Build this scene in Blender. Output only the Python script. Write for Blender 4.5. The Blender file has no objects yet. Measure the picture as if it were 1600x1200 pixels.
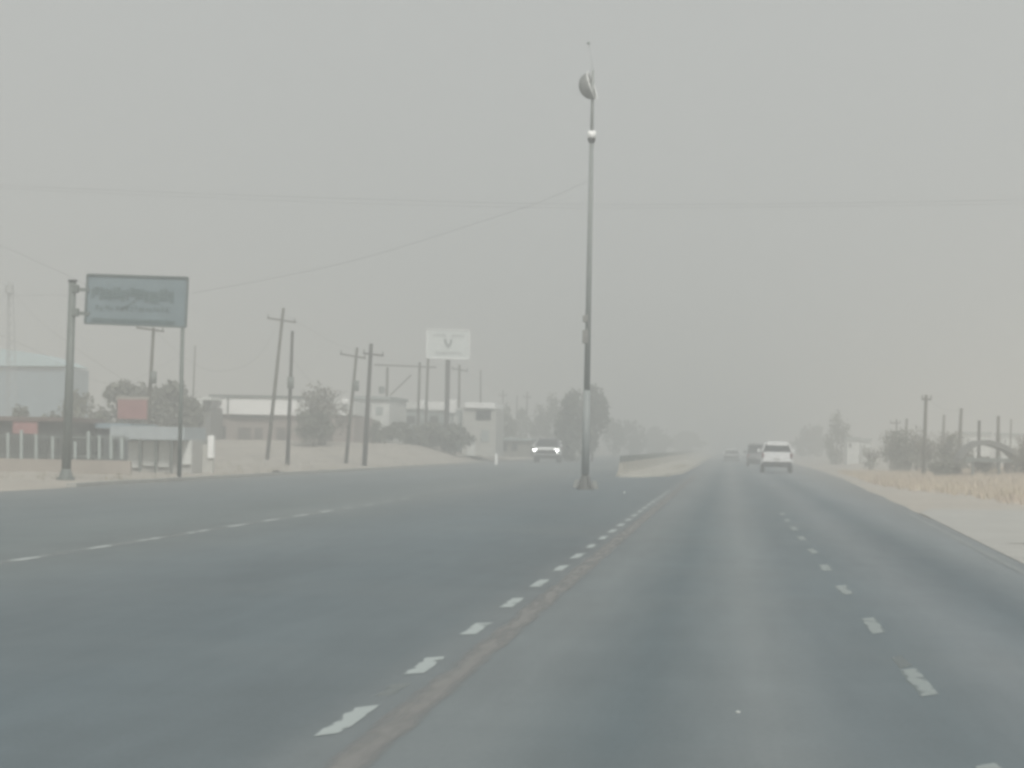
import bpy, bmesh, math, random
from mathutils import Vector, Matrix, noise
R = random.Random(7)
S = bpy.context.scene
# ------------------------------------------------------------------ camera
F_PX, CAM_H = 3600.0, 1.6
RHO = math.radians(1.1)
VPX, VPY = 1138.0, 700.0
def deroll(px, py):
    u, v = (px - 800) / F_PX, -(py - 600) / F_PX
    return u * math.cos(RHO) - v * math.sin(RHO), u * math.sin(RHO) + v * math.cos(RHO)
_u, _v = deroll(VPX, VPY)
PITCH = -math.atan(_v)
YAW = math.atan(_u * math.cos(PITCH))
cam_d = bpy.data.cameras.new("camera")
cam_d.sensor_width = 36; cam_d.lens = F_PX / 1600 * 36
cam_d.clip_start = 0.2; cam_d.clip_end = 12000
cam = bpy.data.objects.new("camera", cam_d); S.collection.objects.link(cam)
ROT = Matrix.Rotation(YAW, 4, 'Z') @ Matrix.Rotation(math.pi / 2 + PITCH, 4, 'X') @ Matrix.Rotation(RHO, 4, 'Z')
cam.matrix_world = Matrix.Translation((0, 0, CAM_H)) @ ROT
S.camera = cam
# ------------------------------------------------------------------ sky, sun, exposure
SUN_EL, SUN_AZ = math.radians(47), math.radians(160)      # azimuth measured clockwise from +Y
w = bpy.data.worlds.new("World"); S.world = w; w.use_nodes = True
nt = w.node_tree; nt.nodes.clear()
wo = nt.nodes.new('ShaderNodeOutputWorld'); bg = nt.nodes.new('ShaderNodeBackground')
sky = nt.nodes.new('ShaderNodeTexSky'); sky.sky_type = 'NISHITA'; sky.sun_disc = False
sky.sun_elevation = SUN_EL; sky.sun_rotation = SUN_AZ; sky.dust_density = 8; sky.air_density = 1.0
hs = nt.nodes.new('ShaderNodeHueSaturation'); hs.inputs['Saturation'].default_value = 0.2
mx = nt.nodes.new('ShaderNodeMixRGB'); mx.inputs[0].default_value = 0.93
mx.inputs[2].default_value = (5.25, 5.42, 5.3, 1)
nt.links.new(sky.outputs[0], hs.inputs['Color']); nt.links.new(hs.outputs[0], mx.inputs[1])
nt.links.new(mx.outputs[0], bg.inputs[0]); bg.inputs[1].default_value = 0.1
nt.links.new(bg.outputs[0], wo.inputs[0])
sd = bpy.data.lights.new("sun", 'SUN'); sd.energy = 3.0; sd.angle = math.radians(12); sd.color = (1.0, 0.96, 0.9)
sun = bpy.data.objects.new("sun", sd); S.collection.objects.link(sun)
sdir = Vector((math.sin(SUN_AZ) * math.cos(SUN_EL), math.cos(SUN_AZ) * math.cos(SUN_EL), math.sin(SUN_EL)))
sun.rotation_euler = sdir.to_track_quat('Z', 'Y').to_euler()
S.view_settings.view_transform = 'Standard'; S.view_settings.look = 'None'
S.view_settings.exposure = 0.0; S.view_settings.gamma = 1.0
S.render.engine = 'CYCLES'
S.cycles.volume_bounces = 2; S.cycles.max_bounces = 6; S.cycles.diffuse_bounces = 3
S.cycles.use_denoising = True
S.cycles.pixel_filter_type = 'BLACKMAN_HARRIS'; S.cycles.filter_width = 3.2
HAZE_DENSITY = 0.006
# ------------------------------------------------------------------ measuring helpers
CAM = Vector((0, 0, CAM_H))
def ray(px, py):
    d = ROT.to_3x3() @ Vector(((px - 800) / F_PX, -(py - 600) / F_PX, -1))
    return d / d.y
def sstep(a, b, t):
    t = max(0.0, min(1.0, (t - a) / (b - a))); return t * t * (3 - 2 * t)
def gh(x, y):
    """height of the ground: flat at the road, a low sandy rise to the left, a slight one right"""
    z = .2 * sstep(90, 140, y) * sstep(-23, -30, x) + 1.35 * sstep(150, 172, y) * sstep(-20.8, -26.5, x)
    z += 0.5 * sstep(90, 170, y) * sstep(11, 18, x)
    if x < -21 or x > 9:
        k = min(1.0, (-21 - x) / 6 if x < -21 else (x - 9) / 6 * sstep(66, 82, y))
        z += k * 0.12 * (noise.noise(Vector((x * .12, y * .06, 0))) + .4 * noise.noise(Vector((x * .5, y * .3, 3))))
    return z
def P(px, py, Y):
    return CAM + ray(px, py) * Y
def G(px, py):
    d = ray(px, py); t = 8.0
    while t < 1500:
        p = CAM + d * t
        if p.z <= gh(p.x, p.y): return Vector((p.x, p.y, gh(p.x, p.y)))
        t += 0.25
    return CAM + d * 1500
def B(px, Y):
    """ground point in pixel column px at depth Y"""
    py = 700.0
    for _ in range(4):
        p = P(px, py, Y); g = gh(p.x, p.y); py += (p.z - g) * F_PX / Y
    return Vector((p.x, Y, gh(p.x, Y)))
# ------------------------------------------------------------------ materials
_m = {}
def mat(name, col, rough=.8, var=.12, scale=3.0, metal=0.0, emit=None, spec=.3, stretch=(1, 1, 1), col2=None, bump=0.0):
    if name in _m: return _m[name]
    m = bpy.data.materials.new(name); m.use_nodes = True; n = m.node_tree; b = n.nodes['Principled BSDF']
    b.inputs['Roughness'].default_value = rough; b.inputs['Metallic'].default_value = metal
    b.inputs['Specular IOR Level'].default_value = spec
    geo = n.nodes.new('ShaderNodeNewGeometry'); mp = n.nodes.new('ShaderNodeMapping')
    mp.inputs['Scale'].default_value = stretch
    tx = n.nodes.new('ShaderNodeTexNoise'); tx.inputs['Scale'].default_value = scale; tx.inputs['Detail'].default_value = 6
    tx.inputs['Roughness'].default_value = .65
    cr = n.nodes.new('ShaderNodeValToRGB')
    c2 = col2 or [c * (1 + var) for c in col]
    c1 = [c * (1 - var) for c in col] if not col2 else col
    cr.color_ramp.elements[0].position = .32; cr.color_ramp.elements[1].position = .68
    cr.color_ramp.elements[0].color = (*c1, 1); cr.color_ramp.elements[1].color = (*c2, 1)
    n.links.new(geo.outputs['Position'], mp.inputs['Vector']); n.links.new(mp.outputs[0], tx.inputs['Vector'])
    n.links.new(tx.outputs[0], cr.inputs[0]); n.links.new(cr.outputs[0], b.inputs['Base Color'])
    if bump:
        bp = n.nodes.new('ShaderNodeBump'); bp.inputs['Strength'].default_value = bump
        n.links.new(tx.outputs[0], bp.inputs['Height']); n.links.new(bp.outputs[0], b.inputs['Normal'])
    if emit:
        b.inputs['Emission Color'].default_value = (*emit[:3], 1); b.inputs['Emission Strength'].default_value = emit[3]
    _m[name] = m; return m

def asphalt():
    m = bpy.data.materials.new('asphalt'); m.use_nodes = True; n = m.node_tree; L = n.links
    b = n.nodes['Principled BSDF']; b.inputs['Roughness'].default_value = .85; b.inputs['Specular IOR Level'].default_value = .25
    geo = n.nodes.new('ShaderNodeNewGeometry'); sep = n.nodes.new('ShaderNodeSeparateXYZ'); L.new(geo.outputs['Position'], sep.inputs[0])
    # warp x a little so the wheel tracks wander
    wn = n.nodes.new('ShaderNodeTexNoise'); wn.inputs['Scale'].default_value = .06; wn.inputs['Detail'].default_value = 3
    L.new(geo.outputs['Position'], wn.inputs['Vector'])
    def math_(op, a, c, d=None):
        q = n.nodes.new('ShaderNodeMath'); q.operation = op
        for i, v in enumerate((a, c, d)):
            if v is None: continue
            if isinstance(v, (int, float)): q.inputs[i].default_value = v
            else: L.new(v, q.inputs[i])
        return q.outputs[0]
    wx = math_('ADD', sep.outputs[0], math_('MULTIPLY', math_('SUBTRACT', wn.outputs[0], .5), .35))
    t = math_('DIVIDE', math_('ADD', wx, 20.0), 26.0)
    ramp = n.nodes.new('ShaderNodeValToRGB'); e = ramp.color_ramp
    def X(x): return (x + 20) / 26
    pts = [(-20, .165, .184, .188), (-13, .143, .168, .176), (-10.4, .139, .163, .168), (-9.2, .15, .172, .176), (-7, .124, .15, .162), (-4.2, .111, .14, .155),
           (-2.45, .113, .138, .15), (-2.1, .138, .158, .166), (-1.3, .154, .178, .187), (-.55, .106, .136, .15), (.25, .17, .194, .203), (.8, .125, .152, .166),
           (1.35, .12, .149, .163), (2.1, .161, .186, .2), (2.9, .108, .136, .152), (3.7, .172, .196, .208), (5.5, .171, .19, .2)]
    e.elements[0].position = X(pts[0][0]); e.elements[0].color = (*pts[0][1:], 1)
    e.elements[1].position = X(pts[-1][0]); e.elements[1].color = (*pts[-1][1:], 1)
    for p in pts[1:-1]:
        k = e.elements.new(X(p[0])); k.color = (*p[1:], 1)
    L.new(t, ramp.inputs[0])
    # broad blotches (stretched along the road), fine grain
    mp = n.nodes.new('ShaderNodeMapping'); mp.inputs['Scale'].default_value = (1, .09, 1); L.new(geo.outputs['Position'], mp.inputs[0])
    n1 = n.nodes.new('ShaderNodeTexNoise'); n1.inputs['Scale'].default_value = .45; n1.inputs['Detail'].default_value = 5; L.new(mp.outputs[0], n1.inputs[0])
    n2 = n.nodes.new('ShaderNodeTexNoise'); n2.inputs['Scale'].default_value = 4.; n2.inputs['Detail'].default_value = 7; L.new(mp.outputs[0], n2.inputs[0])
    n3 = n.nodes.new('ShaderNodeTexNoise'); n3.inputs['Scale'].default_value = 26.; n3.inputs['Detail'].default_value = 4; L.new(geo.outputs['Position'], n3.inputs[0])
    v = math_('ADD', math_('MULTIPLY', math_('SUBTRACT', n1.outputs[0], .5), .5), math_('MULTIPLY', math_('SUBTRACT', n2.outputs[0], .5), .24))
    v = math_('ADD', v, math_('MULTIPLY', math_('SUBTRACT', n3.outputs[0], .5), .3))
    n5 = n.nodes.new('ShaderNodeTexNoise'); n5.inputs['Scale'].default_value = .5; n5.inputs['Detail'].default_value = 8; n5.inputs['Roughness'].default_value = .7; L.new(geo.outputs['Position'], n5.inputs[0])
    v = math_('ADD', v, math_('MULTIPLY', math_('SUBTRACT', n5.outputs[0], .5), .28))
    v = math_('ADD', v, 1.0)
    sc = n.nodes.new('ShaderNodeVectorMath'); sc.operation = 'SCALE'; L.new(ramp.outputs[0], sc.inputs[0]); L.new(v, sc.inputs[3])
    # wind-blown dust film
    n4 = n.nodes.new('ShaderNodeTexNoise'); n4.inputs['Scale'].default_value = .16; n4.inputs['Detail'].default_value = 4; L.new(geo.outputs['Position'], n4.inputs[0])
    mr = n.nodes.new('ShaderNodeMapRange'); mr.inputs[1].default_value = .5; mr.inputs[2].default_value = .85; mr.inputs[4].default_value = .22; L.new(n4.outputs[0], mr.inputs[0])
    mixc = n.nodes.new('ShaderNodeMixRGB'); mixc.inputs[2].default_value = (.2, .205, .195, 1)
    e1 = n.nodes.new('ShaderNodeMapRange'); e1.inputs[1].default_value = -17.6; e1.inputs[2].default_value = -20.2; L.new(sep.outputs[0], e1.inputs[0])
    e2 = n.nodes.new('ShaderNodeMapRange'); e2.inputs[1].default_value = 3.9; e2.inputs[2].default_value = 5.4; L.new(sep.outputs[0], e2.inputs[0])
    ed = math_('MULTIPLY', math_('ADD', e1.outputs[0], e2.outputs[0]), n2.outputs[0])
    fac = math_('MINIMUM', math_('ADD', mr.outputs[0], ed), .9)
    L.new(fac, mixc.inputs[0]); L.new(sc.outputs[0], mixc.inputs[1]); L.new(mixc.outputs[0], b.inputs['Base Color'])
    bp = n.nodes.new('ShaderNodeBump'); bp.inputs['Strength'].default_value = .15; L.new(n3.outputs[0], bp.inputs['Height']); L.new(bp.outputs[0], b.inputs['Normal'])
    return m

def worn(name, col, base=(.15, .17, .175), lo=.38, hi=.6, amt=1.0, scale=9):
    """paint with worn-through patches"""
    m = bpy.data.materials.new(name); m.use_nodes = True; n = m.node_tree; L = n.links; b = n.nodes['Principled BSDF']
    b.inputs['Roughness'].default_value = .8
    geo = n.nodes.new('ShaderNodeNewGeometry'); tx = n.nodes.new('ShaderNodeTexNoise'); tx.inputs['Scale'].default_value = scale; tx.inputs['Detail'].default_value = 5
    L.new(geo.outputs['Position'], tx.inputs[0])
    mr = n.nodes.new('ShaderNodeMapRange'); mr.inputs[1].default_value = lo; mr.inputs[2].default_value = hi; mr.inputs[4].default_value = amt; L.new(tx.outputs[0], mr.inputs[0])
    mixc = n.nodes.new('ShaderNodeMixRGB'); mixc.inputs[1].default_value = (*base, 1); mixc.inputs[2].default_value = (*col, 1)
    L.new(mr.outputs[0], mixc.inputs[0]); L.new(mixc.outputs[0], b.inputs['Base Color']); return m

def paint(name, col, cx, half, amt, scale=6, soft=.35, lo=.34, hi=.56, stretch=.5):
    """lane paint worn away in flakes and along both edges, the asphalt showing through"""
    m = bpy.data.materials.new(name); m.use_nodes = True; n = m.node_tree; L = n.links; b = n.nodes['Principled BSDF']
    b.inputs['Roughness'].default_value = .8; b.inputs['Base Color'].default_value = (*col, 1)
    geo = n.nodes.new('ShaderNodeNewGeometry'); sep = n.nodes.new('ShaderNodeSeparateXYZ'); L.new(geo.outputs['Position'], sep.inputs[0])
    def mt(op, a, c):
        q = n.nodes.new('ShaderNodeMath'); q.operation = op
        for i, v in enumerate((a, c)):
            if isinstance(v, (int, float)): q.inputs[i].default_value = v
            elif v is not None: L.new(v, q.inputs[i])
        return q.outputs[0]
    mp = n.nodes.new('ShaderNodeMapping'); mp.inputs['Scale'].default_value = (1, stretch, 1); L.new(geo.outputs['Position'], mp.inputs[0])
    tx = n.nodes.new('ShaderNodeTexNoise'); tx.inputs['Scale'].default_value = scale; tx.inputs['Detail'].default_value = 5; L.new(mp.outputs[0], tx.inputs[0])
    d = mt('DIVIDE', mt('ABSOLUTE', mt('SUBTRACT', sep.outputs[0], cx), None), half)
    t = mt('SUBTRACT', mt('ADD', tx.outputs[0], soft * .35), mt('MULTIPLY', mt('POWER', d, 3.0), soft))
    mr = n.nodes.new('ShaderNodeMapRange'); mr.inputs[1].default_value = lo; mr.inputs[2].default_value = hi; mr.inputs[4].default_value = amt; L.new(t, mr.inputs[0])
    L.new(mr.outputs[0], b.inputs['Alpha']); return m
M_road = asphalt()
M_sand = mat('sand', (.32, .3, .265), .95, scale=.35, col2=(.41, .38, .335), bump=.3)
M_conc = mat('concrete', (.36, .36, .34), .9, .12, 1.2)
M_concp = mat('pale_concrete', (.35, .35, .33), .9, .1, .6)
M_median = mat('median_earth', (.38, .365, .32), .95, .15, .8)
M_white = mat('white_paint', (.88, .89, .88), .5, .04, 2)
M_offw = mat('chalky_white_wall', (.62, .64, .62), .8, .1, 1.)
M_brown = mat('brown_render', (.27, .235, .215), .9, .15, .7)
M_tanwall = mat('tan_plaster', (.34, .31, .275), .9, .12, .5)
M_dark = mat('dark_shopfront', (.045, .05, .048), .7, .3, 1.5)
M_red = mat('faded_red_board', (.3, .15, .145), .7, .15, 2)
M_bluemetal = mat('blue_grey_sheet_metal', (.22, .29, .33), .6, .1, .6)
M_palemetal = mat('pale_teal_sheet_metal', (.42, .55, .58), .6, .06, .6)
M_greywall = mat('grey_green_wall', (.32, .36, .35), .85, .12, .8)
M_steel = mat('grey_steel', (.16, .18, .17), .6, .15, 4, metal=.2)
M_galv = mat('galvanised_steel', (.36, .38, .38), .55, .12, 6, metal=.3)
M_panel = mat('slate_sign_panel', (.165, .215, .235), .6, .1, 1.5)
M_panelink = mat('slate_sign_lettering', (.1, .14, .145), .6, .25, 5)
M_wood = mat('weathered_wood_pole', (.09, .085, .07), .9, .2, 5, stretch=(1, 1, .2))
M_darkwood = mat('dark_wood_pole', (.045, .042, .038), .9, .2, 5, stretch=(1, 1, .2))
M_ceram = mat('grey_insulator', (.22, .22, .21), .4, .1)
M_rubber = mat('black_rubber', (.025, .025, .025), .8, .1)
M_glass = mat('dark_car_glass', (.012, .014, .015), .08, .1, spec=.5)
M_black = mat('black_plastic', (.03, .03, .032), .6, .1)
M_carwhite = mat('white_car_paint', (.82, .83, .83), .22, .02, spec=.5)
M_cargrey = mat('grey_car_paint', (.2, .2, .21), .3, .03, spec=.5)
M_rim = mat('alloy_rim', (.4, .4, .41), .35, .05, metal=.7)
M_chrome = mat('chrome_trim', (.5, .5, .5), .2, .03, metal=.9)
M_tail = mat('red_tail_lamp', (.16, .06, .06), .3, .05)
M_head = mat('lit_headlamp', (.8, .8, .8), .2, .01, emit=(1, 1, .97, 14.0))
M_plate = mat('number_plate', (.6, .6, .58), .5, .02)
M_wire = mat('black_wire', (.05, .05, .05), .7, .1)
M_bark = mat('tree_bark', (.11, .09, .07), .95, .2, 6)
M_leafA = mat('olive_leaves', (.095, .1, .08), .8, scale=1.1, col2=(.155, .16, .125))
M_leafB = mat('grey_green_leaves', (.12, .13, .095), .8, scale=1.1, col2=(.2, .205, .155))
M_leafC = mat('dry_brown_twigs', (.14, .135, .11), .9, scale=1.3, col2=(.22, .205, .17))
M_leafD = mat('dark_green_leaves', (.085, .095, .075), .75, scale=1.0, col2=(.15, .16, .125))
M_grass = mat('dry_yellow_grass', (.52, .47, .35), .95, scale=.25, col2=(.47, .38, .32))
M_weed = mat('dry_weed', (.32, .3, .24), .95, .2, 2)
M_yellowline = worn('worn_yellow_line', (.215, .205, .18), base=(.15, .165, .17), lo=.3, hi=.75, amt=.8, scale=2.5)
M_dash = worn('lane_paint', (.37, .41, .41), lo=.3, hi=.5, amt=.9)
M_dashr = worn('duller_lane_paint', (.3, .34, .34), lo=.3, hi=.55, amt=.85)
M_dashfar = worn('worn_lane_paint', (.42, .45, .45), lo=.35, hi=.62, amt=.65, scale=5)
M_faint = worn('faint_line_paint', (.27, .29, .29), base=(.14, .16, .17), lo=.4, hi=.75, amt=.7, scale=1.8)
M_ghost = worn('ghost_dash_paint', (.32, .35, .35), lo=.3, hi=.6, amt=.6)
M_patch = worn('asphalt_patch', (.13, .15, .165), base=(.16, .18, .19), lo=.3, hi=.7, scale=3)
M_edge = worn('edge_line_paint', (.27, .29, .29), lo=.35, hi=.7, amt=.7, scale=3)

# ------------------------------------------------------------------ mesh helpers
class MB:
    def __init__(s): s.bm = bmesh.new()
    def box(s, c, size, rot=None, bevel=0.0):
        r = bmesh.ops.create_cube(s.bm, size=1.0); vs = r['verts']
        m = Matrix.Translation(c) @ (rot.to_4x4() if rot else Matrix.Identity(4)) @ Matrix.Diagonal((*size, 1))
        bmesh.ops.transform(s.bm, matrix=m, verts=vs)
        if bevel:
            es = list({e for v in vs for e in v.link_edges})
            bmesh.ops.bevel(s.bm, geom=es, offset=bevel, segments=2, profile=.6, affect='EDGES')
        return s
    def bar(s, a, b, w, h=None):
        a, b = Vector(a), Vector(b); d = b - a
        q = d.to_track_quat('Z', 'Y').to_matrix()
        return s.box((a + b) / 2, (w, h or w, d.length), q)
    def tube(s, a, b, r0, r1=None, n=10):
        a, b = Vector(a), Vector(b); d = b - a; r1 = r0 if r1 is None else r1
        q = d.to_track_quat('Z', 'Y').to_matrix().to_4x4()
        bmesh.ops.create_cone(s.bm, cap_ends=True, segments=n, radius1=r0, radius2=max(r1, 1e-4), depth=d.length,
                              matrix=Matrix.Translation((a + b) / 2) @ q)
        return s
    def path(s, pts, r, n=6):
        rings = []
        for i, p in enumerate(pts):
            p = Vector(p); t = Vector(pts[min(i + 1, len(pts) - 1)]) - Vector(pts[max(i - 1, 0)])
            q = t.to_track_quat('Z', 'Y').to_matrix()
            rr = r[i] if isinstance(r, (list, tuple)) else r
            rings.append([s.bm.verts.new(p + q @ Vector((rr * math.cos(a), rr * math.sin(a), 0))) for a in [2 * math.pi * k / n for k in range(n)]])
        for A, C in zip(rings, rings[1:]):
            for k in range(n): s.bm.faces.new((A[k], A[(k + 1) % n], C[(k + 1) % n], C[k]))
        s.bm.faces.new(rings[0][::-1]); s.bm.faces.new(rings[-1])
        return s
    def ball(s, c, rad, sub=2):
        r = bmesh.ops.create_icosphere(s.bm, subdivisions=sub, radius=1.0)
        bmesh.ops.transform(s.bm, matrix=Matrix.Translation(c) @ Matrix.Diagonal((*(rad if hasattr(rad, '__len__') else (rad,) * 3), 1)), verts=r['verts']); return s
    def poly(s, pts, thick=None):
        vs = [s.bm.verts.new(p) for p in pts]; f = s.bm.faces.new(vs)
        if thick:
            r = bmesh.ops.extrude_face_region(s.bm, geom=[f])
            bmesh.ops.translate(s.bm, verts=[v for v in r['geom'] if isinstance(v, bmesh.types.BMVert)], vec=thick)
        return s
    def loft(s, rings):
        R_ = [[s.bm.verts.new(p) for p in r] for r in rings]; n = len(R_[0])
        for A, C in zip(R_, R_[1:]):
            for k in range(n): s.bm.faces.new((A[k], A[(k + 1) % n], C[(k + 1) % n], C[k]))
        s.bm.faces.new(R_[0][::-1]); s.bm.faces.new(R_[-1]); return s
    def build(s, name, m, parent=None, smooth=False, **tags):
        if tags.pop('fix', True): bmesh.ops.recalc_face_normals(s.bm, faces=s.bm.faces)
        me = bpy.data.meshes.new(name); s.bm.to_mesh(me); s.bm.free()
        me.materials.append(m)
        if smooth:
            for p in me.polygons: p.use_smooth = True
        o = bpy.data.objects.new(name, me); S.collection.objects.link(o)
        if parent is not None: o.parent = parent
        tag(o, **tags); return o
def tag(o, label=None, cat=None, group=None, kind=None):
    if label: o['label'] = label
    if cat: o['category'] = cat
    if group: o['group'] = group
    if kind: o['kind'] = kind
def thing(name, loc, label, cat, group=None, rz=0):
    o = bpy.data.objects.new(name, None); o.empty_display_size = .3; S.collection.objects.link(o)
    o.location = loc; o.rotation_euler = (0, 0, rz); tag(o, label, cat, group); return o
def copy_tree(o, parent=None):
    c = o.copy(); S.collection.objects.link(c); c.parent = parent
    for ch in list(o.children): copy_tree(ch, c)
    return c

# ------------------------------------------------------------------ ground
def grid(name, xs, ys, zf, m, **t):
    bm = bmesh.new(); V = [[bm.verts.new((x, y, zf(x, y))) for x in xs] for y in ys]
    for j in range(len(ys) - 1):
        for i in range(len(xs) - 1): bm.faces.new((V[j][i], V[j][i + 1], V[j + 1][i + 1], V[j + 1][i]))
    me = bpy.data.meshes.new(name); bm.to_mesh(me); bm.free(); me.materials.append(m)
    for p in me.polygons: p.use_smooth = True
    o = bpy.data.objects.new(name, me); S.collection.objects.link(o); tag(o, **t); return o
def spread(a, b, st): 
    r = []; 
    while a < b: r.append(a); a += st
    return r
xs = [-1900, -900, -500, -300, -200] + spread(-150, -60, 5) + spread(-60, 60, 1.0) + spread(60, 150, 5) + [160, 250, 500, 900, 1900]
ys = [-40, -10] + spread(0, 60, 4) + spread(60, 260, 2.0) + spread(260, 500, 10) + [520, 700, 1000, 1500, 2400]
grid('ground', xs, ys, lambda x, y: gh(x, y) - .012, M_sand, kind='structure', label='dusty tan desert ground on both sides of the highway')
# the road sheet: one polygon strip following its real edges
LE = [(-40, -20.6), (40, -20.4), (60, -20.0), (75, -20.2), (100, -20.0), (130, -19.6), (170, -19.6), (210, -21), (260, -24), (320, -27), (420, -25), (700, -22), (2300, -22)]
RE = [(-40, 3.9), (25, 4.15), (33, 4.3), (60, 4.95), (94, 5.6), (130, 6.4), (180, 7.0), (300, 7.4), (2300, 7.4)]
def interp(T, y):
    for (a, xa), (b, xb) in zip(T, T[1:]):
        if a <= y <= b: return xa + (xb - xa) * (y - a) / (b - a)
    return T[-1][1]
ry = spread(-39, 400, 3) + [440, 500, 700, 1000, 1500, 2290]
def edge_jit(y, s): return .16 * noise.noise(Vector((y * .18, s * 9.1, 0))) + .08 * noise.noise(Vector((y * .9, s * 4.7, 2)))
b = MB(); prev = None
for y in ry:
    l, r = interp(LE, y) + edge_jit(y, 1), interp(RE, y) + edge_jit(y, 2)
    cur = [b.bm.verts.new((l + (r - l) * k / 8, y, .004)) for k in range(9)]
    if prev:
        for k in range(8): b.bm.faces.new((prev[k], prev[k + 1], cur[k + 1], cur[k]))
    prev = cur
b.build('road', M_road, kind='structure', label='dusty grey asphalt highway')
def strip(name, pts, wd, z, m, **t):
    """a flat ribbon along ground points (x,y), width wd"""
    b = MB(); prev = None
    for i, (x, y) in enumerate(pts):
        ww = wd[i] if isinstance(wd, list) else wd
        cur = [b.bm.verts.new((x - ww / 2, y, z)), b.bm.verts.new((x + ww / 2, y, z))]
        if prev: b.bm.faces.new((prev[0], prev[1], cur[1], cur[0]))
        prev = cur
    return b.build(name, m, **t)
strip('yellow_line', [(-1.84, y) for y in spread(4, 130, 1.5)], .26, .008, paint('worn_yellow_paint', (.25, .252, .247), -1.84, .13, .7, scale=9, soft=.45, lo=.2, hi=.75, stretch=.12), kind='structure', label='faint worn tan line beside the white dashes')
def dashes(name, x, ys_, ln, wd, z, m, **t):
    b = MB()
    for y in ys_:
        l2 = ln / 2 * R.uniform(.86, 1.12); j = R.uniform(-.02, .02); sk = R.uniform(.05, .16)
        pts = [(x - wd / 2 + j, y - l2 - sk), (x + wd / 2 + j, y - l2 + sk), (x + wd / 2 + j, y + l2 + sk), (x - wd / 2 + j, y + l2 - sk)]
        b.poly([(p[0], p[1], z) for p in pts])
    return b.build(name, m, **t)
dashes('lane_dashes', -2.13, [13.05 + 3.35 * k for k in range(0, 22)], 1.45, .15, .008, paint('lane_paint', (.34, .385, .385), -2.13, .075, .95, scale=7, lo=.33, hi=.5), kind='structure', label='row of short white dashes left of the driving lane')
dashes('lane_dashes', 1.34, [11.1, 16.2, 21.35, 26.6, 31.5, 36.5, 41.7, 46.8, 52, 57], 1.75, .17, .008, paint('duller_lane_paint', (.27, .31, .31), 1.34, .085, .85, scale=6, lo=.34, hi=.56), kind='structure', label='row of white dashes right of the driving lane')
dashes('lane_dashes', -8.95, [22.6, 25.9] + [29.1 + 3.15 * k for k in range(0, 12)], 1.5, .16, .008, paint('far_lane_paint', (.45, .49, .49), -8.95, .08, .85, scale=2.2, lo=.36, hi=.62), kind='structure', label='dashed white line in the oncoming carriageway')
strip('faint_line', [(-8.95, y) for y in spread(20, 150, 2)], .2, .006, paint('old_line_paint', (.3, .32, .32), -8.95, .1, .5, scale=1.2, lo=.35, hi=.7), kind='structure', label='faint old line under the far dashes')
dashes('old_dash', -2.12, [14.75], .8, .13, .006, paint('ghost_paint', (.22, .25, .25), -2.12, .065, .6, scale=7), kind='structure', label='nearly worn away dash between two white ones')
dashes('old_dash', 1.33, [17.75], 1.0, .13, .006, paint('ghost_paint', (.21, .24, .24), 1.33, .065, .5, scale=7), kind='structure', label='nearly worn away dash in the right row')
strip('edge_line', [(interp(RE, y) - .3, y) for y in spread(20, 62, 2)], .13, .008, M_edge, kind='structure', label='worn white edge line at the right verge')
# gutter / kerb strips
def kerb(name, pts, wd, h, m, **t):
    b = MB(); rings = [[(x - wd / 2, y, -.03), (x + wd / 2, y, -.03), (x + wd / 2, y, h), (x - wd / 2, y, h)] for x, y in pts]
    b.loft(rings); return b.build(name, m, **t)
kerb('kerb', [(interp(LE, y) - .15, y) for y in spread(70, 200, 3)], .32, .12, M_conc, kind='structure', label='pale concrete kerb along the left road edge')
# concrete apron and side tracks at right
def gpoly(name, pxs, z, m, **t):
    b = MB(); pts = [G(*p) for p in pxs]; b.poly([(p.x, p.y, z) for p in pts]); return b.build(name, m, **t)
b = MB()
ap = [(4.2, 31), (4.45, 41), (5.0, 61), (5.6, 65), (9, 66.5), (24, 64), (24, 31)]
b.poly([(x, y, .012) for x, y in ap]); b.build('driveway', M_concp, kind='structure', label='pale concrete driveway meeting the highway at right')
strip('driveway_joint', [(12.6, 41.2), (12.6, 42.3), (12.6, 42.9), (12.6, 43.2)], [15.5, 13.5, 12.5, 12], .018, mat('dirt_seam', (.2, .2, .185), .95, .25, 1.5), kind='structure', label='darker dirt-filled seam across the driveway')
# median
b = MB(); prof = []
for y, xl, xr, zt in [(118, -5.5, -4.9, .04), (120, -5.75, -4.2, .14), (126, -5.8, -3.3, .18), (140, -5.9, -2.65, .2), (180, -5.9, -2.6, .2), (300, -5.9, -2.7, .2), (700, -5.9, -2.9, .2)]:
    prof.append([(xl, y, 0), (xr, y, 0), (xr - .08, y, zt * .8), ((xl + xr) / 2, y, zt), (xl + .08, y, zt * .8)])
b.loft(prof); b.build('median', M_median, kind='structure', label='raised sandy median with pale kerb')

# ------------------------------------------------------------------ foliage
def leaves(b, c, rad, n, size, rr):
    for _ in range(n):
        while True:
            v = Vector((rr.uniform(-1, 1), rr.uniform(-1, 1), rr.uniform(-1, 1)))
            if v.length <= 1: break
        v *= (.55 + .45 * rr.random()) / max(v.length, .35) if rr.random() < .4 else 1
        if rr.random() < .22: v = v * rr.uniform(1., 1.55)
        p = Vector(c) + Vector((v.x * rad[0], v.y * rad[1], v.z * rad[2]))
        d1 = Vector((rr.uniform(-1, 1), rr.uniform(-1, 1), rr.uniform(-1, 1))).normalized()
        d2 = d1.cross(Vector((rr.uniform(-1, 1), rr.uniform(-1, 1), rr.uniform(-1, 1)))).normalized()
        s = size * rr.uniform(.35, 1.3)
        vs = [b.bm.verts.new(p + d1 * s), b.bm.verts.new(p + d2 * s * .5), b.bm.verts.new(p - d1 * s), b.bm.verts.new(p - d2 * s * .5)]
        b.bm.faces.new(vs)
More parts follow.
